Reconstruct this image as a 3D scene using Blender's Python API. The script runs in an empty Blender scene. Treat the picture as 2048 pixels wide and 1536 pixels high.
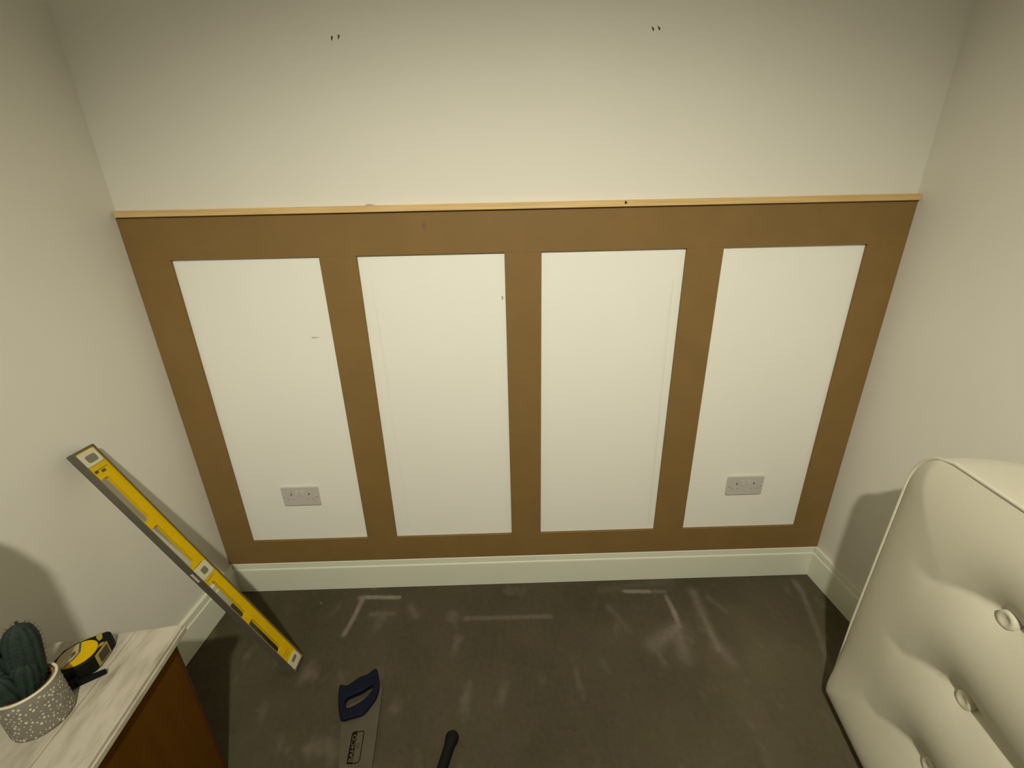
import bpy, bmesh, math, random
from mathutils import Vector, Matrix, noise

S = bpy.context.scene
COL = S.collection
random.seed(7)

# ------------------------------------------------------------------ camera
f_px, yaw, pitch, roll = 822.455, 0.0103009, 0.3489247, -0.0226548
cam_loc = Vector((1.19542, -1.40264, 1.42814))
cy, sy, cp, sp = math.cos(yaw), math.sin(yaw), math.cos(pitch), math.sin(pitch)
fwd = Vector((sy * cp, cy * cp, -sp)); right = Vector((cy, -sy, 0)); up = right.cross(fwd)
cr, sr = math.cos(roll), math.sin(roll)
r2, u2 = right * cr + up * sr, -right * sr + up * cr
cd = bpy.data.cameras.new('camera'); cd.sensor_width = 36; cd.lens = f_px / 2048 * 36
cd.clip_start = 0.02
cam = bpy.data.objects.new('camera', cd); COL.objects.link(cam)
m3 = Matrix((r2, u2, -fwd)).transposed()
cam.matrix_world = Matrix.Translation(cam_loc) @ m3.to_4x4()
S.camera = cam

# ------------------------------------------------------------------ world, exposure, room light
w = bpy.data.worlds.new('world'); S.world = w; w.use_nodes = True
w.node_tree.nodes['Background'].inputs[0].default_value = (1, .9, .7, 1)
w.node_tree.nodes['Background'].inputs[1].default_value = 0.02
S.view_settings.view_transform = 'Standard'; S.view_settings.look = 'None'
S.view_settings.gamma = 1; S.view_settings.use_curve_mapping = False
S.view_settings.exposure = 0.0

LP = Vector((1.17, -2.0, 2.33))
def lamp(name, kind, loc, energy, col, **kw):
    d = bpy.data.lights.new(name, kind); d.energy = energy; d.color = col
    for k, v in kw.items(): setattr(d, k, v)
    o = bpy.data.objects.new(name, d); o.location = loc; COL.objects.link(o); return o
LC = (1.0, 0.945, 0.79)
sl = lamp('ceiling_spot', 'SPOT', LP, 156, LC, spot_size=math.radians(80), spot_blend=1.0, shadow_soft_size=0.035)
sl.rotation_euler = (Vector((1.32, 0, 0.46)) - LP).to_track_quat('-Z', 'Y').to_euler(); sl.scale = (1.6, 1, 1)
lamp('ceiling_bulb', 'POINT', LP, 10, LC, shadow_soft_size=0.035)

# ------------------------------------------------------------------ materials
def mat(name, col, rough=.6, var=.0, vscale=6., bump=0., bscale=200., spec=.5, metal=0., stretch=None, col2=None, detail=4., attr=None, sheen=0, gen=None):
    m = bpy.data.materials.new(name); m.use_nodes = True
    nt = m.node_tree; N = nt.nodes; L = nt.links
    b = N['Principled BSDF']
    b.inputs['Roughness'].default_value = rough
    b.inputs['Specular IOR Level'].default_value = spec
    b.inputs['Metallic'].default_value = metal
    b.inputs['Base Color'].default_value = (*col, 1)
    if sheen: b.inputs['Sheen Weight'].default_value = sheen
    tc = N.new('ShaderNodeTexCoord'); vec = tc.outputs['Object']
    if stretch:
        mp = N.new('ShaderNodeMapping'); mp.inputs['Scale'].default_value = stretch
        L.new(vec, mp.inputs[0]); vec = mp.outputs[0]
    if attr:
        a = N.new('ShaderNodeVertexColor'); a.layer_name = attr
        L.new(a.outputs[0], b.inputs['Base Color'])
    elif var or col2:
        n = N.new('ShaderNodeTexNoise'); n.inputs['Scale'].default_value = vscale; n.inputs['Detail'].default_value = detail
        n.inputs['Roughness'].default_value = .6
        L.new(vec, n.inputs['Vector'])
        r = N.new('ShaderNodeValToRGB'); r.color_ramp.elements[0].position = .32; r.color_ramp.elements[1].position = .7
        c2 = col2 if col2 else tuple(min(1, c * (1 + var)) for c in col)
        c1 = col if col2 else tuple(c * (1 - var) for c in col)
        r.color_ramp.elements[0].color = (*c1, 1); r.color_ramp.elements[1].color = (*c2, 1)
        L.new(n.outputs[0], r.inputs[0]); L.new(r.outputs[0], b.inputs['Base Color'])
    if bump:
        n2 = N.new('ShaderNodeTexNoise'); n2.inputs['Scale'].default_value = bscale; n2.inputs['Detail'].default_value = 3
        L.new(vec if not stretch else tc.outputs['Object'], n2.inputs['Vector'])
        bp = N.new('ShaderNodeBump'); bp.inputs['Strength'].default_value = bump; bp.inputs['Distance'].default_value = .002
        L.new(n2.outputs[0], bp.inputs['Height']); L.new(bp.outputs[0], b.inputs['Normal'])
    return m

M = {}
M['wall'] = mat('wall_paint', (.765, .745, .66), .75, var=.012, vscale=3, bump=.06, bscale=120, spec=.2)
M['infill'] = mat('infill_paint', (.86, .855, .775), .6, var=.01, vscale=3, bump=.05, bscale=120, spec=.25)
M['ceil'] = mat('ceiling_paint', (.75, .74, .68), .9)
M['gloss'] = mat('skirting_gloss', (.76, .77, .63), .42, var=.01, bump=.02, bscale=40)
M['mdf'] = mat('mdf', (.224, .137, .043), .68, var=.05, vscale=9, bump=.05, bscale=500, spec=.3)
M['mdf_edge'] = mat('mdf_edge', (.34, .22, .10), .8, var=.04, vscale=60)
M['pine'] = mat('pine', (.60, .40, .155), .55, col2=(.74, .54, .25), vscale=5, stretch=(1, 26, 26), bump=.05, bscale=200)
M['knot'] = mat('dark_hole', (.02, .014, .008), .9)
M['hole'] = mat('screw_hole', (.07, .052, .028), .9)
M['pencil'] = mat('pencil_graphite', (.70, .685, .605), .8)
M['pencil_f'] = mat('pencil_graphite_faint', (.775, .765, .685), .8)
M['smudge'] = mat('smudge', (.60, .585, .50), .85, var=.1, vscale=200)
M['carpet'] = mat('carpet_pile', (.1, .09, .07), .95, attr='Col', bump=.9, bscale=260, spec=.05)
M['plate'] = mat('socket_plastic', (.56, .53, .485), .4, var=.01, vscale=20)
M['switch'] = mat('socket_switch_plastic', (.60, .575, .53), .35)
M['slot'] = mat('socket_slot', (.05, .045, .035), .7)
M['slot2'] = mat('socket_shutter', (.33, .30, .25), .6)
M['screw'] = mat('screw_steel', (.5, .48, .42), .35, metal=.8)
M['yel'] = mat('yellow_paint', (.66, .43, .0), .5, var=.05, vscale=30, spec=.15)
M['alu'] = mat('anodised_grey', (.125, .112, .082), .5, var=.12, vscale=14, spec=.5, metal=.15)
M['vialblk'] = mat('vial_block', (.60, .56, .40), .35, var=.04, vscale=60)
M['vial'] = mat('vial_liquid', (.17, .165, .10), .15)
M['print'] = mat('dark_print', (.09, .07, .02), .6)
M['sawblue'] = mat('blue_handle_plastic', (.0045, .0065, .018), .6, var=.15, vscale=50, spec=.15)
M['steel'] = mat('saw_steel', (.096, .083, .053), .55, var=.08, vscale=20, metal=.25)
M['ink'] = mat('logo_ink', (.012, .008, .003), .8, spec=.05)
M['steel_l'] = mat('logo_light', (.105, .088, .06), .5)
M['blackrub'] = mat('black_rubber', (.0045, .0045, .0040), .7, spec=.2, bump=.2, bscale=200)
M['blackpl'] = mat('black_plastic', (.0035, .0035, .004), .55, spec=.2)
M['browncase'] = mat('tape_mouth', (.045, .025, .018), .5)
M['oliveframe'] = mat('tape_mouth_frame', (.33, .28, .05), .45)
M['label'] = mat('tape_label', (.40, .33, .14), .4, col2=(.46, .42, .27), vscale=40)
M['labelg'] = mat('tape_label_grey', (.30, .27, .19), .4)
M['matt'] = mat('mattress_fabric', (.69, .66, .52), .85, var=.015, vscale=5, bump=.25, bscale=900, spec=.15, sheen=.2)
M['piping'] = mat('mattress_piping', (.76, .73, .60), .8, bump=.2, bscale=900, spec=.15)
M['potspeck'] = mat('pot_specks', (.62, .59, .48), .55)
M['pot'] = mat('pot_grey_glaze', (.205, .185, .145), .5, var=.12, vscale=25)
M['potrim'] = mat('pot_rim', (.70, .66, .50), .45)
M['terra'] = mat('terracotta', (.27, .15, .055), .8, var=.1, vscale=60)
M['soil'] = mat('soil', (.055, .028, .02), .95, var=.4, vscale=120, bump=1, bscale=200)
M['cact'] = mat('cactus_skin', (.008, .018, .012), .8, col2=(.018, .036, .023), vscale=30, bump=.3, bscale=150)
M['spine'] = mat('cactus_spines', (.030, .046, .034), .9)
M['brown'] = mat('brown_wood', (.096, .036, .0006), .6, spec=.12, col2=(.125, .050, .0012), vscale=3, stretch=(8, 8, 1), bump=.05, bscale=100)
M['brownedge'] = mat('brown_wood_edge', (.055, .02, .003), .5, var=.1, vscale=10)
M['shade'] = mat('caster_fabric', (.55, .5, .42), .9)
M['caster_base'] = mat('caster_ceramic', (.4, .38, .33), .4)

# distressed white paint: worn streaks follow the board's length
def distressed():
    m = bpy.data.materials.new('distressed_white_paint'); m.use_nodes = True
    N, L = m.node_tree.nodes, m.node_tree.links; b = N['Principled BSDF']; b.inputs['Roughness'].default_value = .6
    tc = N.new('ShaderNodeTexCoord'); mp = N.new('ShaderNodeMapping'); mp.inputs['Scale'].default_value = (4.5, 1, 2)
    L.new(tc.outputs['Object'], mp.inputs[0])
    n1 = N.new('ShaderNodeTexNoise'); n1.inputs['Scale'].default_value = 7; n1.inputs['Detail'].default_value = 7; n1.inputs['Roughness'].default_value = .62
    L.new(mp.outputs[0], n1.inputs['Vector'])
    r1 = N.new('ShaderNodeValToRGB'); e = r1.color_ramp.elements
    e[0].position = .24; e[0].color = (.20, .16, .11, 1); e[1].position = .56; e[1].color = (.54, .50, .40, 1)
    k = e.new(.40); k.color = (.41, .37, .285, 1)
    L.new(n1.outputs[0], r1.inputs[0]); L.new(r1.outputs[0], b.inputs['Base Color'])
    bp = N.new('ShaderNodeBump'); bp.inputs['Strength'].default_value = .3; bp.inputs['Distance'].default_value = .002
    L.new(n1.outputs[0], bp.inputs['Height']); L.new(bp.outputs[0], b.inputs['Normal'])
    return m
M['dist'] = distressed()

# ------------------------------------------------------------------ helpers
def link(name, verts, faces, m, parent=None, smooth=False, loc=None, rot=None):
    me = bpy.data.meshes.new(name); me.from_pydata([tuple(v) for v in verts], [], faces)
    bm = bmesh.new(); bm.from_mesh(me); bmesh.ops.recalc_face_normals(bm, faces=bm.faces); bm.to_mesh(me); bm.free()
    if m: me.materials.append(m)
    if smooth:
        for p in me.polygons: p.use_smooth = True
    o = bpy.data.objects.new(name, me); COL.objects.link(o)
    if parent: o.parent = parent
    if loc is not None: o.location = loc
    if rot is not None: o.rotation_euler = rot
    return o

def bevel(o, wd, seg=2):
    bm = bmesh.new(); bm.from_mesh(o.data)
    bmesh.ops.bevel(bm, geom=[e for e in bm.edges if e.calc_face_angle(0) > .5], offset=wd, segments=seg, affect='EDGES', profile=.6)
    bm.to_mesh(o.data); bm.free(); return o

def box(name, x0, x1, y0, y1, z0, z1, m, parent=None, bev=0, seg=2, **k):
    v = [(x, y, z) for z in (z0, z1) for y in (y0, y1) for x in (x0, x1)]
    fc = [(0, 2, 3, 1), (4, 5, 7, 6), (0, 1, 5, 4), (2, 6, 7, 3), (0, 4, 6, 2), (1, 3, 7, 5)]
    o = link(name, v, fc, m, parent, **k)
    return bevel(o, bev, seg) if bev else o

def prism(name, poly, d0, d1, axis, m, parent=None, bev=0, seg=2, smooth=False, **k):
    """extrude a 2D polygon along an axis: axis 'x' uses (y,z), 'y' uses (x,z), 'z' uses (x,y)"""
    def P(a, b, d): return {'x': (d, a, b), 'y': (a, d, b), 'z': (a, b, d)}[axis]
    n = len(poly)
    v = [P(a, b, d0) for a, b in poly] + [P(a, b, d1) for a, b in poly]
    fc = [tuple(range(n)), tuple(range(n, 2 * n))] + [(i, (i + 1) % n, n + (i + 1) % n, n + i) for i in range(n)]
    o = link(name, v, fc, m, parent, smooth=smooth, **k)
    return bevel(o, bev, seg) if bev else o

def lathe(name, prof, m, parent=None, seg=48, center=(0, 0, 0), smooth=True, **k):
    v, fc = [], []
    for r, z in prof:
        for i in range(seg):
            a = 2 * math.pi * i / seg
            v.append((center[0] + r * math.cos(a), center[1] + r * math.sin(a), center[2] + z))
    for j in range(len(prof) - 1):
        for i in range(seg):
            i2 = (i + 1) % seg
            fc.append((j * seg + i, j * seg + i2, (j + 1) * seg + i2, (j + 1) * seg + i))
    fc.append(tuple(range(seg))); fc.append(tuple(range((len(prof) - 1) * seg, len(prof) * seg)))
    return link(name, v, fc, m, parent, smooth=smooth, **k)

def tube(name, pts, r, m, parent=None, seg=8, closed=False, **k):
    pts = [Vector(p) for p in pts]; n = len(pts); v, fc = [], []
    prev = None
    for i, p in enumerate(pts):
        a = pts[(i - 1) % n] if (closed or i > 0) else p
        b = pts[(i + 1) % n] if (closed or i < n - 1) else p
        t = (b - a).normalized()
        if prev is None:
            u = t.orthogonal().normalized()
        else:
            u = (prev - t * prev.dot(t)).normalized()
        prev = u; wv = t.cross(u)
        rr = r[i] if isinstance(r, (list, tuple)) else r
        for j in range(seg):
            an = 2 * math.pi * j / seg
            v.append(p + (u * math.cos(an) + wv * math.sin(an)) * rr)
    for i in range(n if closed else n - 1):
        i2 = (i + 1) % n
        for j in range(seg):
            j2 = (j + 1) % seg
            fc.append((i * seg + j, i * seg + j2, i2 * seg + j2, i2 * seg + j))
    if not closed: fc.append(tuple(range(seg))); fc.append(tuple(range((n - 1) * seg, n * seg)))
    return link(name, v, fc, m, parent, smooth=True, **k)

def empty(name, loc=(0, 0, 0), rot=(0, 0, 0)):
    o = bpy.data.objects.new(name, None); COL.objects.link(o); o.location = loc; o.rotation_euler = rot
    o.empty_display_size = .05; return o

def tag(o, label, cat, group=None):
    o['label'] = label; o['category'] = cat
    if group: o['group'] = group
    return o
def struct(o, label, cat):
    o['kind'] = 'structure'; return tag(o, label, cat)

def rrect(w_, h_, r, n=5, cx=0, cy_=0):
    out = []
    for (sx, sy2, a0) in ((1, 1, 0), (-1, 1, 90), (-1, -1, 180), (1, -1, 270)):
        for i in range(n + 1):
            a = math.radians(a0 + 90 * i / n)
            out.append((cx + sx * (w_ / 2 - r) + r * math.cos(a), cy_ + sy2 * (h_ / 2 - r) + r * math.sin(a)))
    return out

W = 2.5; H = 2.42; YF = -3.3
ZL = .1448
# ------------------------------------------------------------------ room shell
def wx(side, z):       # inner face of the slightly out-of-plumb side walls
    return (-.0055 * (z - .14) / 1.36) if side < 0 else (W + .004 * (z - .14) / 1.36)
o = box('wall_back', -.3, W + .3, 0, .12, -.1, H + .1, M['wall']); wall_back = o
struct(o, 'white painted back wall behind the brown panelling frame', 'wall')
o = prism('wall_left', [(wx(-1, -.1), -.1), (wx(-1, H + .1), H + .1), (-.15, H + .1), (-.15, -.1)], YF, 0, 'y', M['wall'])
struct(o, 'white painted wall on the left, where the yellow spirit level leans', 'wall')
o = prism('wall_right', [(wx(1, -.1), -.1), (wx(1, H + .1), H + .1), (W + .15, H + .1), (W + .15, -.1)], YF, 0, 'y', M['wall'])
struct(o, 'white painted wall on the right, behind the mattress', 'wall')
o = box('wall_front', -.15, W + .15, YF - .12, YF, -.1, H + .1, M['wall'])
struct(o, 'white wall behind the viewer, opposite the panelled wall', 'wall')
o = box('ceiling', -.15, W + .15, YF, 0, H, H + .1, M['ceil'])
struct(o, 'flat white ceiling above the room', 'ceiling')

# skirting boards, with a small step moulded under the top edge
sk = [(0, 0), (-.0165, 0), (-.0165, .112), (-.0150, .1165), (-.0125, .118), (-.0125, .1215), (-.0115, .142), (-.0095, ZL), (0, ZL)]
o = prism('baseboard_back', sk, 0, W, 'x', M['gloss']); struct(o, 'cream gloss skirting board under the panelling', 'skirting board')
o = prism('baseboard_left', [(-y, z) for y, z in sk], YF, -.0165, 'y', M['gloss'])
struct(o, 'cream gloss skirting board on the left wall beside the cabinet', 'skirting board')
o = prism('baseboard_right', [(W + y, z) for y, z in sk], YF, -.0165, 'y', M['gloss'])
struct(o, 'cream gloss skirting board on the right wall behind the mattress', 'skirting board')

# ------------------------------------------------------------------ carpet
def seg_d(px, py, a, b):
    ax, ay = a; bx, by = b; dx, dy = bx - ax, by - ay
    t = max(0, min(1, ((px - ax) * dx + (py - ay) * dy) / (dx * dx + dy * dy + 1e-12)))
    return math.hypot(px - ax - t * dx, py - ay - t * dy), t
strokes = [((.712, -.0715), (.575, -.066), .0085, .95, .95), ((.575, -.066), (.552, -.068), .012, .6, .8), ((.562, -.070), (.553, -.155), .0085, .8, .75),
           ((.553, -.170), (.542, -.238), .0085, .75, .6), ((1.0, -.184), (1.34, -.186), .009, .28, .28), ((1.663, -.077), (1.765, -.081), .0085, .85, .8),
           ((1.765, -.081), (1.832, -.084), .0085, .4, .35), ((1.829, -.110), (1.833, -.18), .008, .55, .95), ((1.833, -.18), (1.829, -.247), .010, .95, .7),
           ((1.815, -.26), (1.70, -.32), .03, .55, .35), ((1.82, -.25), (1.80, -.37), .028, .5, .3), ((1.70, -.315), (1.72, -.39), .012, .35, .2),
           ((1.95, -.09), (1.94, -.2), .020, .35, .4), ((1.94, -.2), (1.935, -.345), .016, .4, .6), ((1.935, -.33), (1.955, -.40), .024, .45, .25),
           ((2.405, -.055), (2.40, -.105), .014, .55, .45), ((2.40, -.105), (2.335, -.29), .010, .35, .28), ((2.335, -.29), (2.20, -.62), .010, .28, .18),
           ((.62, -.150), (.71, -.150), .012, .30, .25), ((.77, -.115), (.80, -.165), .014, .22, .26), ((.389, -.082), (.394, -.092), .003, .7, .5),
           ((1.58, -.15), (1.59, -.17), .012, .25, .25), ((1.60, -.19), (1.63, -.26), .014, .18, .12), ((1.56, -.065), (1.88, -.03), .02, .12, .14),
           ((2.0, -.12), (2.04, -.19), .014, .25, .15)]
def carpet_col(x, y):
    p = Vector((x * 4, y * 4, .3)); big = noise.noise(p) * .6 + noise.noise(p * 2.3) * .35 + noise.noise(p * 5.7) * .22
    fine = noise.noise(Vector((x * 60, y * 60, 1))) * .5 + noise.noise(Vector((x * 150, y * 150, 4))) * .5
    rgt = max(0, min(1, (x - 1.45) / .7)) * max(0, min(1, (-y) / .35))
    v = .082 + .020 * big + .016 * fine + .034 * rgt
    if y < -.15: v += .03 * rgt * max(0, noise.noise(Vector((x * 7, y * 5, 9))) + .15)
    st = 0
    for a, b, wd, s0, s1 in strokes:
        d, t = seg_d(x, y, a, b)
        if d < wd * 3:
            d *= 1 + .30 * noise.noise(Vector((x * 45, y * 45, 2)))
            k = math.exp(-(d / wd) ** 2 * 1.1) if wd > .011 else 1 / (1 + math.exp((d - wd) / (wd * .16)))
            st = max(st, k * (s0 + (s1 - s0) * t) * (.8 + .35 * noise.noise(Vector((x * 90, y * 90, 5)))))
    sc = noise.noise(Vector((x * 16, y * 9, 7)))
    sc += .25 * noise.noise(Vector((x * 55, y * 40, 3)))
    if sc > .36: st = max(st, (sc - .36) * .45)
    tint = .05 * noise.noise(Vector((x * 9, y * 9, 11)))
    base = (v * (1.0 + tint), v * .85, v * (.53 + tint))
    powder = (.30, .255, .21)
    st = min(1, st)
    return tuple(base[i] * (1 - st) + powder[i] * st for i in range(3))
xs = [i * W / 400 for i in range(401)]
ys = [-.006 * i for i in range(181)] + [-1.2, -1.6, -2.2, YF]
verts, cols = [], []
for y in ys:
    for x in xs:
        z = 0.0
        verts.append((x, y, z)); cols.append(carpet_col(x, y))
nx = len(xs); faces = [(j * nx + i, j * nx + i + 1, (j + 1) * nx + i + 1, (j + 1) * nx + i) for j in range(len(ys) - 1) for i in range(nx - 1)]
me = bpy.data.meshes.new('floor'); me.from_pydata(verts, [], faces)
for p in me.polygons: p.flip()
ca = me.color_attributes.new('Col', 'FLOAT_COLOR', 'POINT')
flat = []
for c in cols: flat += [*c, 1.0]
ca.data.foreach_set('color', flat)
me.materials.append(M['carpet'])
o = bpy.data.objects.new('floor', me); COL.objects.link(o)
struct(o, 'dark grey brown carpet with pale dusty marks left by furniture', 'floor')

# ------------------------------------------------------------------ marks on the back wall
def mark(name, pts, wd, m, y=-.0010):
    """thin drawn line in the xz plane"""
    v, fc = [], []
    for i, (x, z) in enumerate(pts):
        a = pts[max(0, i - 1)]; b = pts[min(len(pts) - 1, i + 1)]
        dx, dz = b[0] - a[0], b[1] - a[1]; l = math.hypot(dx, dz); nx_, nz_ = -dz / l * wd / 2, dx / l * wd / 2
        v += [(x + nx_, y - .0004, z + nz_), (x - nx_, y - .0004, z - nz_)]
    for i in range(len(pts) - 1): fc.append((2 * i, 2 * i + 1, 2 * i + 3, 2 * i + 2))
    return link(name, v, fc, m, wall_back)
mark('pencil_line', [(1.7565, 1.275), (1.760, .90), (1.764, .55), (1.7665, .28)], .0016, M['pencil'])
mark('pencil_line', [(1.7500, 1.235), (1.7515, 1.05), (1.7545, .90), (1.758, .55), (1.761, .27)], .0014, M['pencil_f'])
mark('pencil_line', [(.752, 1.297), (.757, 1.1), (.762, .80), (.766, .60), (.772, .30)], .0014, M['pencil_f'])
mark('pencil_line', [(.757, 1.20), (.763, 1.03), (.768, .9)], .0012, M['pencil_f'])
mark('pencil_tick', [(1.1815, 1.2335), (1.1865, 1.2275), (1.1820, 1.2225)], .0022, M['knot'])
def blot(name, x, z, rx, rz, m, seedn, rot=0, y=-.0005, parent=None):
    v = [(x, y, z)]; n = 16
    for i in range(n):
        a = 2 * math.pi * i / n; k = 1 + .25 * math.sin(seedn + 3 * a) + .12 * math.sin(seedn * 2 + 5 * a)
        dx, dz = rx * k * math.cos(a), rz * k * math.sin(a)
        v.append((x + dx * math.cos(rot) - dz * math.sin(rot), y + .0003, z + dx * math.sin(rot) + dz * math.cos(rot)))
    return link(name, v, [(0, 1 + i, 1 + (i + 1) % n) for i in range(n)], m, parent or wall_back)
blot('smudge', .5328, 1.1077, .013, .0035, M['smudge'], 1.2, .05, y=-.0015)
for x, z, a in ((.7340, 1.948, -.28), (.7530, 1.951, -.25), (1.6235, 1.956, .5), (1.6405, 1.957, .6)):
    blot('screw_hole', x, z, .0024, .0056, M['hole'], x * 9, a)

# ------------------------------------------------------------------ panelling frame
pan = empty('wall_panelling', (0, 0, ZL))
tag(pan, 'brown fibreboard panelling frame fixed to the white wall, capped with pine', 'wall panelling')
def pp(name, poly, d, m, x_off=0, lab=None, bev=.0003):
    o = prism(name, [(x, z - ZL) for x, z in poly], -d, 0, 'y', m, pan, bev=bev, seg=1)
    if lab: o['label'] = lab
    return o
T = .0105
ZB2, ZT1, ZT2 = .2586, 1.3738, 1.5019
pp('top_rail', [(wx(-1, ZT1) + .0006, ZT1), (wx(1, ZT1) - .0006, ZT1), (wx(1, ZT2) - .0006, ZT2), (wx(-1, ZT2) + .0006, ZT2)], T, M['mdf'])
pp('bottom_rail', [(.0004, ZL + .0004), (W - .0004, ZL + .0004), (W - .0004, ZB2), (.0004, ZB2)], T, M['mdf'])
g = .00005
for a, b in ((None, .1239), (.5980, .7179), (1.1946, 1.3150), (1.7874, 1.9078), (2.3782, None)):
    z0, z1 = ZB2 + g, ZT1 - g
    pl = [(a if a else wx(-1, z0) + .0006, z0), (b if b else wx(1, z0) - .0006, z0), (b if b else wx(1, z1) - .0006, z1), (a if a else wx(-1, z1) + .0006, z1)]
    pp('stile', pl, T - .0001, M['mdf'])
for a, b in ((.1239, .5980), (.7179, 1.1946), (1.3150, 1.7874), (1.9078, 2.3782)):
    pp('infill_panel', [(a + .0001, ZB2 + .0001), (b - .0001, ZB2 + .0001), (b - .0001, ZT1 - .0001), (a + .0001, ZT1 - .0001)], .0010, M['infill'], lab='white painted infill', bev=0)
capp = [(0, ZT2 + .0003), (-.0200, ZT2 + .0003), (-.0205, ZT2 + .002), (-.0205, 1.5135), (-.0190, 1.5142), (-.0192, 1.5200), (-.0180, 1.5212), (0, 1.5212)]
o = prism('cap_rail', [(y, z - ZL) for y, z in capp], .002, W - .001, 'x', M['pine'], pan); o['label'] = 'pale pine batten capping the panelling'
blot('nail_hole', 1.5749, 1.5132 - ZL, .0038, .0042, M['knot'], 2.2, 0, y=-.0211, parent=o)
blot('pencil_smudge', .944, 1.4617 - ZL, .006, .010, mat('mdf_stain', (.185, .10, .04), .7), 4, 0, y=-T - .0007, parent=pan)
gb = prism('filler_blob', [(.764, 1.5212 - ZL), (.796, 1.5212 - ZL), (.792, 1.5243 - ZL), (.776, 1.5252 - ZL)], -.012, -.002, 'y', mat('filler', (.36, .34, .24), .8), pan)

# ------------------------------------------------------------------ double sockets
def socket(cx, cz, label, droop=0.0):
    t = empty('double_socket', (cx, 0, cz), (0, droop, 0)); tag(t, label, 'socket', 'white double sockets in the panelling bays')
    pl = prism('faceplate', rrect(.1445, .0845, .006, 4), -.0095, 0, 'y', M['plate'], t, bev=.0022, seg=2)
    for sx in (-1, 1):
        x0 = sx * .0385
        def slot(name, x, z, w_, h_, m): return box(name, x - w_ / 2, x + w_ / 2, -.0101, -.0090, z - h_ / 2, z + h_ / 2, m, t, bev=.0003, seg=1)
        slot('earth_slot', x0 - sx * .004, .010, .0042, .0085, M['slot'])
        slot('pin_slot', x0 - .0115, -.0125, .0068, .0038, M['slot2']); slot('pin_slot', x0 + .0105, -.0125, .0068, .0038, M['slot2'])
        sw = box('rocker_switch', sx * .0115 - .0058, sx * .0115 + .0058, -.0128, -.0092, .004, .026, M['switch'], t, bev=.0012)
        lathe('screw', [(.0001, .0), (.0026, .0), (.0026, .0008), (.0001, .0010)], M['screw'], t, 12, loc=(sx * .0625, -.0095, -.002), rot=(math.pi / 2, 0, 0))
    return t
socket(.3625, .4705, 'white double socket in the leftmost bay, nearest the spirit level')
socket(2.1345, .4612, 'white double socket in the rightmost bay, near the mattress')

# ------------------------------------------------------------------ spirit level (I-beam leaning on the left wall)
A = Vector((.407, -.354, 0.0005)); B = Vector((.0085, -.385, .888))
Ld = (B - A).normalized(); Nn = Vector((Ld.z, 0, -Ld.x)).normalized(); Hd = Nn.cross(Ld)   # Hd points to the viewer's side
LEN = .977; HT = .030
lev = empty('spirit_level'); lev.matrix_world = Matrix.Translation(A) @ Matrix((Ld, Hd, Nn)).transposed().to_4x4()
tag(lev, 'yellow and grey spirit level leaning against the left wall', 'spirit level')
# local axes: x = along, y = height of the I (viewer +), z = thickness (room side +)
THK = .025
for s in (-1, 1):
    box('flange', 0, LEN, min(s * HT, s * (HT - .0022)), max(s * HT, s * (HT - .0022)), .0, THK, M['alu'], lev, bev=.0004, seg=1)['label'] = 'grey metal edge'
holes = [(.097, .255), (.284, .445), (.531, .693), (.720, .884)]
y0, y1 = -.0005, .0225
def web(z0, z1, m):
    """web plate with four rounded windows and three vial openings left solid: one mesh built of strips"""
    bm = bmesh.new()
    def B3(xa, xb, ya, yb):
        r = bmesh.ops.create_cube(bm, size=1)
        bmesh.ops.scale(bm, vec=(xb - xa, yb - ya, z1 - z0), verts=r['verts'])
        bmesh.ops.translate(bm, vec=((xa + xb) / 2, (ya + yb) / 2, (z0 + z1) / 2), verts=r['verts'])
    lim = HT - .0022
    B3(.0006, LEN - .0006, -lim, y0); B3(.0006, LEN - .0006, y1, lim)
    e = [.0006] + [v for h in holes for v in h] + [LEN - .0006]
    for i in range(0, len(e), 2): B3(e[i], e[i + 1], y0, y1)
    rr = .006
    for a, b in holes:                       # rounded corners of the windows
        for (cx, sx) in ((a, 1), (b, -1)):
            for (cyy, s2) in ((y0, 1), (y1, -1)):
                pts = [(cx, cyy)] + [(cx + sx * (rr - rr * math.cos(t)), cyy + s2 * (rr - rr * math.sin(t))) for t in [math.pi / 2 * k / 4 for k in range(5)]][::-1]
                vs = [[bm.verts.new((x, y, z)) for x, y in pts] for z in (z0, z1)]
                bm.faces.new(vs[0]); bm.faces.new(vs[1][::-1])
                for i in range(len(pts)):
                    j = (i + 1) % len(pts); bm.faces.new((vs[0][i], vs[0][j], vs[1][j], vs[1][i]))
    bmesh.ops.recalc_face_normals(bm, faces=bm.faces)
    me = bpy.data.meshes.new('web'); bm.to_mesh(me); bm.free(); me.materials.append(m)
    o = bpy.data.objects.new('web', me); COL.objects.link(o); o.parent = lev; return o
web(.007, .0195, M['yel'])['label'] = 'yellow web with four long openings'
def vial(xa, xb, along, wxa, wxb, wya, wyb):
    blk = prism('vial_block', rrect(xb - xa, .051, .006, 4, (xa + xb) / 2, .0012), .006, .0225, 'z', M['vialblk'], lev, bev=.001, seg=1)
    blk['label'] = 'cream plastic vial holder'
    prism('vial', rrect(wxb - wxa, wyb - wya, .006, 4, (wxa + wxb) / 2, (wya + wyb) / 2), .010, .0229, 'z', M['vial'], blk)
vial(.926, .970, 1, .935, .957, -.015, .014)
vial(.468, .514, 1, .480, .502, -.010, .011)
vial(.006, .046, 0, .025, .037, -.014, .013)
for x, ya, yb in ((.902, -.008, .004), (.907, .010, .020), (.910, -.02, .018), (.459, -.015, .018), (.516, -.015, .018), (.062, -.006, .014), (.072, -.010, .018)):
    box('moulded_mark', x - (.004 if yb - ya < .015 else .0008), x + (.004 if yb - ya < .015 else .0008), ya, yb, .0190, .0198, M['print'], lev)
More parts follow.
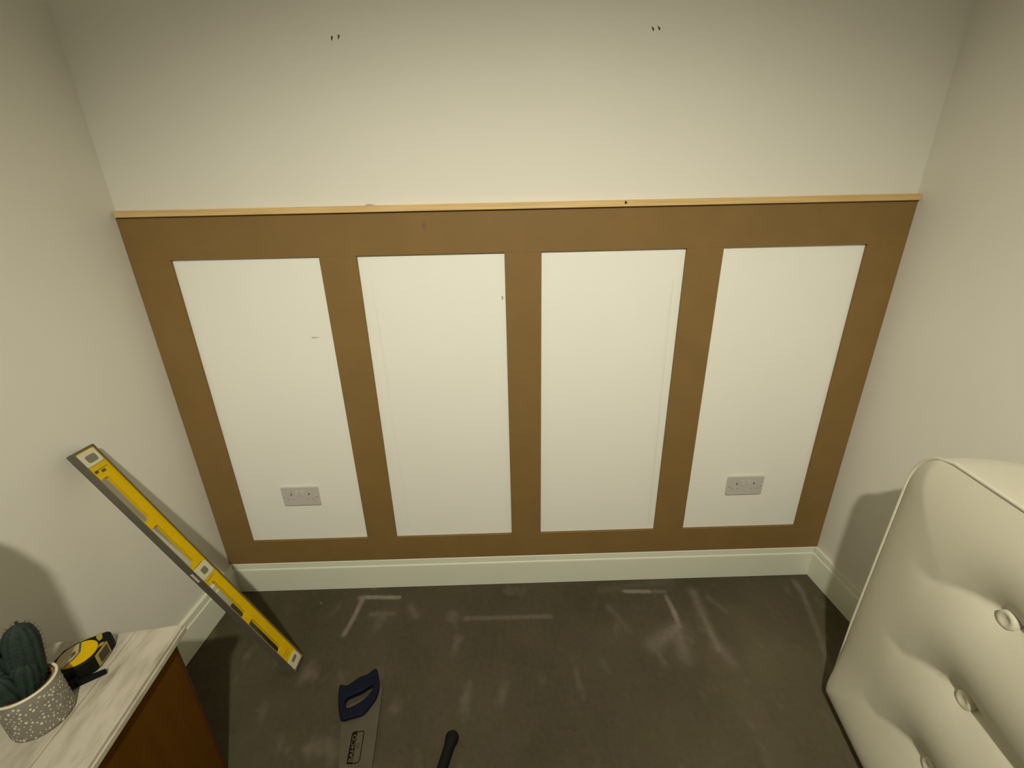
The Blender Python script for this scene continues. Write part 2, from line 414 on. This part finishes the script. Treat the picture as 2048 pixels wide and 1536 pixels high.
box('top_vial_window', .475, .510, HT - .0001, HT + .0005, .008, .017, M['vialblk'], lev)['label'] = 'pale slot through the grey edge'
for s in (0, 1):
    xx = (-.0002, .003) if s == 0 else (LEN - .003, LEN + .0012)
    box('end_cap', *xx, -HT + .0022, HT - .0022, .001, .0242, M['alu'], lev)

# ------------------------------------------------------------------ bedside cabinet
th = math.radians(8.0)
TZ = .53
cab = empty('bedside_cabinet', (.3671, -.6264, 0), (0, 0, th))
tag(cab, 'brown wooden bedside cabinet with a distressed white top at bottom left', 'cabinet')
# local: x to the right (top spans -.335..0), y to the back (0 is back edge)
CW, CD = .363, .44
bw = .105
bd = box('edge_board', -bw, 0, -CD, 0, TZ - .020, TZ, M['dist'], cab, bev=.003)
box('top_board', -CW, -bw - .0014, -CD, 0, TZ - .020, TZ - .0004, M['dist'], cab, bev=.0022)
box('edge_bead', -.006, .0035, -CD, .001, TZ - .0225, TZ - .009, M['dist'], cab, bev=.002)
box('top_moulding', -CW + .012, -.004, -CD + .01, -.012, TZ - .027, TZ - .020, M['dist'], cab, bev=.001)
box('side_panel', -.026, -.0095, -CD + .03, -.034, .0, TZ - .027, M['brown'], cab, bev=.0015)
box('back_edge', -.026, -.0090, -.034, -.0270, .0, TZ - .0275, M['brownedge'], cab, bev=.001)
box('side_panel', -CW + .028, -CW + .044, -CD + .03, -.034, .0, TZ - .027, M['brown'], cab, bev=.0015)
box('back_panel', -CW + .044, -.026, -.045, -.034, .03, TZ - .027, M['brownedge'], cab)
box('base_board', -CW + .044, -.026, -CD + .035, -.045, .05, .066, M['brown'], cab)
for i in range(2):
    d = box('drawer', -CW + .046, -.028, -CD + .018, -CD + .034, .08 + i * .198, .268 + i * .198, M['brown'], cab, bev=.002)
    lathe('knob', [(.004, 0), (.006, .008), (.014, .014), (.013, .022), (.001, .025)], M['brownedge'], d, 20, loc=(-CW / 2, -CD + .018, .174 + i * .198), rot=(math.pi / 2, 0, 0))
# ------------------------------------------------------------------ potted cactus
PC = (.2430, -.8355)
pot = empty('potted_cactus', (PC[0], PC[1], TZ)); tag(pot, 'dark green cactus in a grey pot speckled white, on the cabinet', 'potted plant')
R = .0453; PH = .0985
pb = lathe('pot', [(.0005, .0), (R - .004, .0), (R - .001, .002), (R, .006), (R - .0003, PH - .004), (R - .0012, PH - .003), (R - .005, PH - .02), (R - .006, .01), (.0005, .008)], M['pot'], pot, 64)
rim = tube('pot_rim', [((R - .0022) * math.cos(a), (R - .0022) * math.sin(a), PH - .0015) for a in [2 * math.pi * i / 64 for i in range(64)]], .0026, M['potrim'], pot, 8, True)
inn = lathe('inner_pot', [(.033, .03), (.0355, PH - .006), (.0372, PH - .0015), (.0395, PH - .0020), (.0405, PH - .006), (.0375, .03)], M['terra'], pot, 48); inn['label'] = 'terracotta inner pot'
lathe('soil', [(.0005, PH - .025), (.0355, PH - .025), (.0355, PH - .0155), (.02, PH - .011), (.0005, PH - .010)], M['soil'], pot, 32)
# white specks: raised glaze dots round the outside
sv, sf = [], []
pts = []
tries = 0
while len(pts) < 330 and tries < 20000:
    tries += 1
    a = random.uniform(0, 2 * math.pi); z = random.uniform(.005, PH - .010)
    if all(((((a - b + math.pi) % (2 * math.pi)) - math.pi) * R) ** 2 + ((z - c) * .8) ** 2 > .0050 ** 2 for b, c, _ in pts):
        pts.append((a, z, random.choice((.0010, .0013, .0017, .0022))))
for a, z, s in pts:
    el = random.uniform(1.0, 1.6); tilt = random.uniform(-.4, .4)
    i0 = len(sv)
    sv.append(((R + .0006) * math.cos(a), (R + .0006) * math.sin(a), z))
    for k in range(8):
        q = 2 * math.pi * k / 8; du, dz = s * math.cos(q), s * el * math.sin(q)
        du, dz = du * math.cos(tilt) - dz * math.sin(tilt), du * math.sin(tilt) + dz * math.cos(tilt)
        aa = a + du / R
        sv.append(((R + .00015) * math.cos(aa), (R + .00015) * math.sin(aa), z + dz))
    sf += [(i0, i0 + 1 + k, i0 + 1 + (k + 1) % 8) for k in range(8)]
o = link('glaze_specks', sv, sf, M['potspeck'], pb, smooth=True); o['kind'] = 'stuff'; o['label'] = 'white specks on the grey pot'
# cactus: one tall stem and two shorter ones, ribbed
spines_v, spines_f = [], []
def stem(base, tip, rad, nrib=12, ring=14):
    base, tip = Vector(base), Vector(tip); ax = tip - base; ln = ax.length; ax.normalize(); u = ax.orthogonal().normalized(); v_ = ax.cross(u)
    n = nrib * 4; v, fc = [], []
    for j in range(ring + 1):
        t = j / ring
        prof = math.sqrt(max(0, 1 - max(0, (t - .68) / .32) ** 2)) * (.82 + .18 * min(1, t * 3))
        c = base + ax * ln * t
        for i in range(n):
            an = 2 * math.pi * i / n
            rr = rad * prof * (1 + .09 * math.cos(an * nrib)) + .0003
            d = u * math.cos(an) + v_ * math.sin(an)
            v.append(c + d * rr)
            if i % 4 == 0 and j > 0:
                for q in range(12):
                    s = (d + ax * (.2 + t * t * 1.1 + random.uniform(-.5, .5)) + u * random.uniform(-.6, .6) + v_ * random.uniform(-.6, .6)).normalized() * random.uniform(.003, .0075)
                    p0 = c + d * rr; sd = s.cross(ax).normalized() * .0002
                    k = len(spines_v); spines_v.extend([p0 - sd, p0 + sd, p0 + s]); spines_f.append((k, k + 1, k + 2))
    for j in range(ring):
        for i in range(n):
            i2 = (i + 1) % n
            fc.append((j * n + i, j * n + i2, (j + 1) * n + i2, (j + 1) * n + i))
    fc.append(tuple(range(n)))
    return link('stem', v, fc, M['cact'], pot, smooth=True)
stem((.0, .006, PH - .02), (.004, .030, .222), .0235)
stem((-.014, -.010, PH - .02), (-.034, -.006, .190), .021)
stem((.004, -.006, PH - .018), (.010, .008, .152), .0195)
stem((-.004, -.020, PH - .018), (-.008, -.026, .150), .019)
o = link('spines', spines_v, spines_f, M['spine'], pot); o['kind'] = 'stuff'

# ------------------------------------------------------------------ tape measure
tm = empty('tape_measure', (.2224, -.7309, TZ), (0, 0, math.radians(53)))
tag(tm, 'yellow and black tape measure lying flat on the white cabinet top', 'tape measure')
# local: +x towards the mouth end (away, right), +y to the left/back
def circ(r, n=40, cx=0, cyy=0, sx=1, sy_=1): return [(cx + r * sx * math.cos(2 * math.pi * i / n), cyy + r * sy_ * math.sin(2 * math.pi * i / n)) for i in range(n)]
case = [(-.040, .006), (-.034, .026), (-.018, .042), (.004, .045), (.032, .035), (.054, .027), (.059, .018), (.055, .008), (.022, -.031), (.014, -.036), (-.010, -.039), (-.030, -.040), (-.039, -.030), (-.042, -.010)]
prism('case', case, 0, .039, 'z', M['blackrub'], tm, bev=.0045, seg=3)['label'] = 'black rubber case'
dk = prism('yellow_disc', circ(.0335, 40, .0, .0), .0385, .0430, 'z', M['yel'], tm, bev=.0016, seg=2); dk['label'] = 'round yellow face'
def half(rad, a0, a1, x0=0, n=20, cut=()):
    return [(x0 + rad * math.cos(a0 + (a1 - a0) * i / n), rad * math.sin(a0 + (a1 - a0) * i / n)) for i in range(n + 1)] + list(cut)
prism('label_sticker', half(.0312, math.radians(72), math.radians(222), 0, 24, ((-.006, -.010), (.003, .000))), .0429, .0433, 'z', M['label'], dk)
prism('label_print', [(.0085, .0300), (.0120, .0295), (.0055, .0005), (-.0070, -.0125), (-.0240, -.0220), (-.0250, -.0190), (-.0080, -.0095), (.0020, .0015)], .0431, .0435, 'z', M['print'], dk)
prism('label_print', [(-.006, .012), (.000, .010), (-.003, .001), (-.011, -.004), (-.010, .001)], .0432, .0436, 'z', M['print'], dk)
# slanted mouth end: olive framed dark recess and trims
E0, E1 = Vector((.022, -.031)), Vector((.055, .008)); En = Vector((.763, -.646))
def onend(t0, t1, d0, d1): 
    a, b = E0.lerp(E1, t0), E0.lerp(E1, t1); return [tuple(a + En * d0), tuple(b + En * d0), tuple(b + En * d1), tuple(a + En * d1)]
prism('mouth_frame', onend(-.02, .72, -.004, .0018), .004, .036, 'z', M['oliveframe'], tm, bev=.0012)
prism('mouth', onend(.10, .64, -.003, .0026), .008, .032, 'z', M['browncase'], tm, bev=.0012)
prism('olive_trim', [(.036, .006), (.043, .010), (.046, .030), (.037, .034), (.034, .022)], .0370, .0405, 'z', M['oliveframe'], tm, bev=.0012)
prism('olive_trim', [(.038, -.012), (.043, -.006), (.036, -.004), (.030, -.014)], .0370, .0402, 'z', M['oliveframe'], tm, bev=.0008)
prism('side_trim', [(.006, .0445), (.026, .0385), (.028, .0415), (.008, .0480)], .018, .037, 'z', M['oliveframe'], tm, bev=.0012)
prism('belt_clip', [(-.040, -.030), (-.028, -.046), (-.020, -.050), (.026, -.064), (.028, -.060), (-.010, -.045), (-.020, -.035)], .001, .014, 'z', M['blackpl'], tm, bev=.0015)['label'] = 'black belt clip'
box('corner_guard', -.044, -.012, -.050, -.030, 0, .024, M['blackpl'], tm, bev=.004)

# ------------------------------------------------------------------ hand saw on the carpet
saw = empty('hand_saw', (.70, -.50, 0)); tag(saw, 'hand saw with a dark blue handle lying on the carpet', 'saw')
def loc2(pts): return [(x - .70, y + .50) for x, y in pts]
hout = [(.709, -.3863), (.7175, -.397), (.7235, -.4104), (.7339, -.4331), (.7407, -.4537), (.7403, -.4735), (.7369, -.4903), (.7256, -.5111), (.7169, -.5268), (.7071, -.5344), (.6845, -.5398), (.6567, -.5472), (.6494, -.5470), (.6409, -.5390), (.6295, -.5184), (.6171, -.4889), (.6094, -.4668), (.6035, -.4391), (.6110, -.4400), (.6196, -.4422), (.6337, -.4414), (.6517, -.4252), (.6652, -.4138), (.6873, -.4079), (.6981, -.3948)]
hin = [(.6484, -.4970), (.6450, -.487), (.6466, -.4778), (.663, -.4698), (.6835, -.4618), (.7003, -.4498), (.7080, -.4455), (.7136, -.4465), (.7158, -.4579), (.7074, -.4724), (.6923, -.4888), (.6797, -.4968), (.667, -.5034), (.6552, -.5054)]
def ringprism(name, outer, inner, z0, z1, m, parent, inset=.004):
    """plate with one hole: curve with two splines, bevelled edges"""
    cu = bpy.data.curves.new(name, 'CURVE'); cu.dimensions = '2D'; cu.fill_mode = 'BOTH'; cu.extrude = (z1 - z0) / 2 - inset; cu.bevel_depth = inset; cu.bevel_resolution = 3; cu.offset = -inset
    for poly in (outer, inner):
        sp_ = cu.splines.new('POLY'); sp_.points.add(len(poly) - 1); sp_.use_cyclic_u = True
        for i, (x, y) in enumerate(poly): sp_.points[i].co = (x, y, 0, 1)
    tmp = bpy.data.objects.new('tmp', cu); COL.objects.link(tmp)
    dg = bpy.context.evaluated_depsgraph_get(); dg.update()
    me = bpy.data.meshes.new_from_object(tmp.evaluated_get(dg)); bpy.data.objects.remove(tmp)
    me.materials.clear(); me.materials.append(m)
    for p in me.polygons: p.use_smooth = False
    o = bpy.data.objects.new(name, me); COL.objects.link(o); o.parent = parent; o.location = (0, 0, (z0 + z1) / 2); return o
def smoothpoly(p, n=2):
    for _ in range(n):
        q = []
        for i in range(len(p)):
            a, b = p[i], p[(i + 1) % len(p)]
            q += [(a[0] * .8 + b[0] * .2, a[1] * .8 + b[1] * .2), (a[0] * .2 + b[0] * .8, a[1] * .2 + b[1] * .8)]
        p = q
    return p
hin = [(.682 + (x - .682) * 1.12, -.4800 + (y + .4765) * 1.16) for x, y in hin]
h = ringprism('handle', smoothpoly(loc2(hout), 1), smoothpoly(loc2(hin), 2), .001, .022, M['sawblue'], saw); h['label'] = 'dark blue closed handle'
for x, y in ((.722, -.470), (.686, -.512), (.655, -.522)):
    lathe('rivet', [(.0002, 0), (.005, 0), (.005, .0010), (.004, .0018), (.0002, .0018)], M['blackpl'], h, 18, loc=(x - .70, y + .5, .0100))
# blade, with a row of teeth on its right-hand edge
def bl(t): return (.7490 + .139 * t, -.447 - t)
rt = []; nT = 190; Ltot = .50
for i in range(nT):
    x, y = bl(Ltot * i / nT); rt.append((x - .0010, y)); x, y = bl(Ltot * (i + .7) / nT); rt.append((x + .0008, y))
lft = [(.7755, -.952), (.6828, -.6627), (.6470, -.5476), (.648, -.505), (.70, -.475), (.735, -.440)]
bd = prism('blade', loc2(rt + [(.8165, -.948)] + lft), .0085, .0100, 'z', M['steel'], saw); bd['label'] = 'grey steel blade'
# frame and lettering etched on the blade
Lg = [(.6933, -.5766), (.7278, -.5745), (.7391, -.6559), (.7044, -.6577)]
def lerp(a, b, t): return (a[0] + (b[0] - a[0]) * t, a[1] + (b[1] - a[1]) * t)
def Q(u, v): return lerp(lerp(Lg[3], Lg[2], v), lerp(Lg[0], Lg[1], v), u)   # u: bottom(0)->top(1) of picture, v: left(0)->right(1)
ZI = .01005
def strip(pts, wd, name='logo_frame'):
    v, fc = [], []; n = len(pts)
    for i in range(n):
        a, b = Vector(pts[i - 1]), Vector(pts[(i + 1) % n]); t = (b - a).normalized(); nn = Vector((-t.y, t.x)) * wd / 2
        v += [(pts[i][0] + nn.x - .70, pts[i][1] + nn.y + .5, ZI + .0001), (pts[i][0] - nn.x - .70, pts[i][1] - nn.y + .5, ZI + .0001)]
    for i in range(n): j = (i + 1) % n; fc.append((2 * i, 2 * i + 1, 2 * j + 1, 2 * j))
    return link(name, v, fc, M['ink'], bd)
fr = [Q(u, v) for u, v in ((0.0, 0.0), (.5, -.0), (.93, 0), (.985, .05), (1, .22), (1, .6), (1, .9), (.97, 1.0), (.5, 1.0), (.10, 1.0), (.03, .93), (0, .72), (0, .4))]
strip(fr, .0026)
band = [Q(u, v) for u, v in ((.0, .0), (.93, 0), (.99, .08), (1, .2), (1, .44), (.5, .44), (0, .44))]
link('logo_band', [(x - .70, y + .5, ZI) for x, y in band], [tuple(range(len(band)))], M['ink'], bd)
cu = bpy.data.curves.new('text', 'FONT'); cu.body = 'BAHCO'; cu.size = 1; cu.align_x = 'CENTER'; cu.offset = .012
tmp = bpy.data.objects.new('tmp', cu); COL.objects.link(tmp); dg = bpy.context.evaluated_depsgraph_get(); dg.update()
me = bpy.data.meshes.new_from_object(tmp.evaluated_get(dg)); bpy.data.objects.remove(tmp)
vx = [v.co.x for v in me.vertices]; vy = [v.co.y for v in me.vertices]
for v in me.vertices:
    uu = (v.co.x - min(vx)) / (max(vx) - min(vx)); vv = (v.co.y - min(vy)) / (max(vy) - min(vy))
    x, y = Q(.05 + uu * .86, .40 - vv * .33); v.co = (x - .70, y + .5, ZI + .0003)
me.materials.clear(); me.materials.append(M['steel_l'])
o = bpy.data.objects.new('logo_lettering', me); COL.objects.link(o); o.parent = bd
sm = [Q(u, v) for u, v in ((.42, .55), (.50, .52), (.62, .60), (.66, .72), (.55, .78), (.45, .75))]
link('logo_emblem', [(x - .70, y + .5, ZI + .0001) for x, y in sm], [tuple(range(len(sm)))], mat('faded_ink', (.055, .042, .022), .6), bd)

# ------------------------------------------------------------------ black gripped hammer, only the grip end in view
d2 = Vector((-.0175, -.0680, 0)).normalized()
ham = empty('hammer', (1.0010, -.6060, .0), (0, 0, math.atan2(d2.y, d2.x)))
tag(ham, 'black rubber hammer grip lying on the carpet at the bottom edge', 'hammer')
g_pts = [(-.014, .007), (-.0125, .012), (-.006, .0185), (.002, .0200), (.012, .0185), (.022, .0158), (.05, .0150), (.08, .0152), (.11, .0150), (.122, .0135), (.126, .010)]
tube('grip', [(x, 0, .0202) for x, r in g_pts], [r for x, r in g_pts], M['blackrub'], ham, 20)
lathe('hanging_hole', [(.0002, 0), (.0035, 0), (.0035, .0006), (.0002, .0006)], M['blackpl'], ham, 14, loc=(.008, 0, .0392))
tube('shaft', [(.12, 0, .0202), (.29, 0, .0202)], .0085, M['steel'], ham, 16)
hd = box('head', .285, .312, -.055, .045, .007, .034, M['steel'], ham, bev=.003)

# ------------------------------------------------------------------ mattress standing on its long edge
F0 = Vector((2.232, -.488, 0)); dv = Vector((-.223, -.975, 0)).normalized(); nv = Vector((.975, -.223, 0)).normalized()
mt = empty('mattress'); mt.matrix_world = Matrix.Translation(F0) @ Matrix((dv, nv, Vector((0, 0, 1)))).transposed().to_4x4()
tag(mt, 'cream buttoned mattress standing on its side against the right wall', 'mattress')
ML, MH, MT = 1.88, .918, .172
# local: x = along towards the viewer, y = into the wall side, z up
def smin(z):
    r1 = .115 if z > MH / 2 else .065
    k = (z - (MH - r1)) / r1 if z > MH / 2 else ((r1 - z) / r1)
    lean = max(0, (z - .30)) * .035
    return lean + (r1 * .9 * (1 - math.sqrt(max(0, 1 - k * k))) if k > 0 else 0)
def sstep(a, b, x):
    t = max(0, min(1, (x - a) / (b - a))); return t * t * (3 - 2 * t)
rows = [.262, .489, .716]; ZP = .227
btn = [(.357 + .265 * i, z) for i in range(6) for z in rows]
def disp(s, z):
    edge = min(s - smin(z), ML - s, z, MH - z); e = 1 - math.exp(-max(0, edge) / .085)
    puff = .012 * e
    low = .026 * math.exp(-((z - .04) / .12) ** 2) * (1 - math.exp(-max(0, edge) / .020))
    z = z + min(.05, 3.0 * max(0, .350 - s) ** 2)
    ph = (z - rows[1]) / ZP
    if z > rows[2]: ph = (z - rows[2]) / (MH - rows[2] + .06)
    if z < rows[0]: ph = (z - rows[0]) / (rows[0] + .06)
    hump = abs(math.sin(math.pi * ph)) ** .72
    wS = sstep(.13, .36, s)
    # the pleat bends down away from the button towards the end of the mattress
    v = puff + .036 * e * (1 - wS * (1 - hump))
    for bs, bz in btn:
        d = math.hypot((s - bs) * .85, z - bz)
        if d < .2:
            v -= .006 * math.exp(-(d / .030) ** 2) + .007 * math.exp(-(d / .080) ** 2)
    return v + low
NS, NZ = 190, 110
grid = []
for j in range(NZ + 1):
    z = MH * j / NZ
    # denser rows near the edges
    tz = .5 - .5 * math.cos(math.pi * j / NZ); z = MH * (.35 * tz + .65 * j / NZ)
    sm0 = smin(z); row = []
    for i in range(NS + 1):
        t = i / NS; t = .8 * t ** 1.35 + .2 * t
        s = sm0 + (ML - 2 * sm0 if False else ML - sm0) * t
        row.append((s, z))
    grid.append(row)
v = []; fc = []
for row in grid:
    for s, z in row: v.append((s, -disp(s, z), z))
n1 = NS + 1
for j in range(NZ):
    for i in range(NS): fc.append((j * n1 + i, j * n1 + i + 1, (j + 1) * n1 + i + 1, (j + 1) * n1 + i))
# perimeter loop
per = [(0, i) for i in range(NS + 1)] + [(j, NS) for j in range(1, NZ + 1)] + [(NZ, i) for i in range(NS - 1, -1, -1)] + [(j, 0) for j in range(NZ - 1, 0, -1)]
pi_ = [j * n1 + i for j, i in per]; pc = [grid[j][i] for j, i in per]
# side border as rings
prev = pi_; K = 8
cx_, cz_ = ML / 2, MH / 2
for k in range(1, K + 1):
    t = k / K; off = .010 * math.sin(math.pi * t)
    base = len(v); 
    for s, z in pc:
        dx = -off if s < .15 else (off if s > ML - .05 else 0); dz = off * .3 if z > MH - .08 else 0
        v.append((s + dx, MT * t, z + dz))
    cur = list(range(base, base + len(pc)))
    for i in range(len(pc)):
        j = (i + 1) % len(pc); fc.append((prev[i], prev[j], cur[j], cur[i]))
    prev = cur
fc.append(tuple(prev))
body = link('cover', v, fc, M['matt'], mt, smooth=True); body['label'] = 'cream tufted cover'
step = pc[::2]
tube('piping', [(s - .002 if s < .2 else s, -.001, z if z > .004 else .006) for s, z in step], .0045, M['piping'], mt, 8, True)
tube('piping', [(s - .002 if s < .2 else s, MT + .001, z if z > .004 else .006) for s, z in step], .0045, M['piping'], mt, 8, True)
for bs, bz in btn:
    dd = disp(bs, bz)
    bt = lathe('button', [(.0005, .0025), (.006, .003), (.010, .0050), (.0140, .0062), (.0175, .0045), (.0188, .000), (.0175, -.016), (.0005, -.016)], M['matt'], mt, 28, loc=(bs, -dd - .013, bz - .003), rot=(math.pi / 2, 0, 0))

# ------------------------------------------------------------------ lamp shape added out of view to cast the left-wall shadow; ceiling fitting
lp = empty('shadow_caster_lamp', (.170, -.950, TZ)); tag(lp, 'unseen lamp shape added to cast the rounded shadow on the left wall', 'lamp')
lathe('base', [(.001, 0), (.036, 0), (.038, .006), (.018, .016), (.012, .04), (.028, .09), (.022, .15), (.008, .17), (.006, .27), (.001, .27)], M['caster_base'], lp, 32)
lathe('caster_shade', [(.1175, .24), (.120, .24), (.120, .475), (.108, .515), (.080, .535), (.001, .54), (.001, .538), (.079, .533), (.106, .513), (.1175, .475)], M['shade'], lp, 40)
cl = empty('ceiling_light', (LP.x, LP.y, H)); tag(cl, 'small round white ceiling light fitting', 'lamp')
lathe('ceiling_rose', [(.001, 0), (.045, 0), (.045, -.012), (.02, -.028), (.001, -.028)], M['switch'], cl, 24)
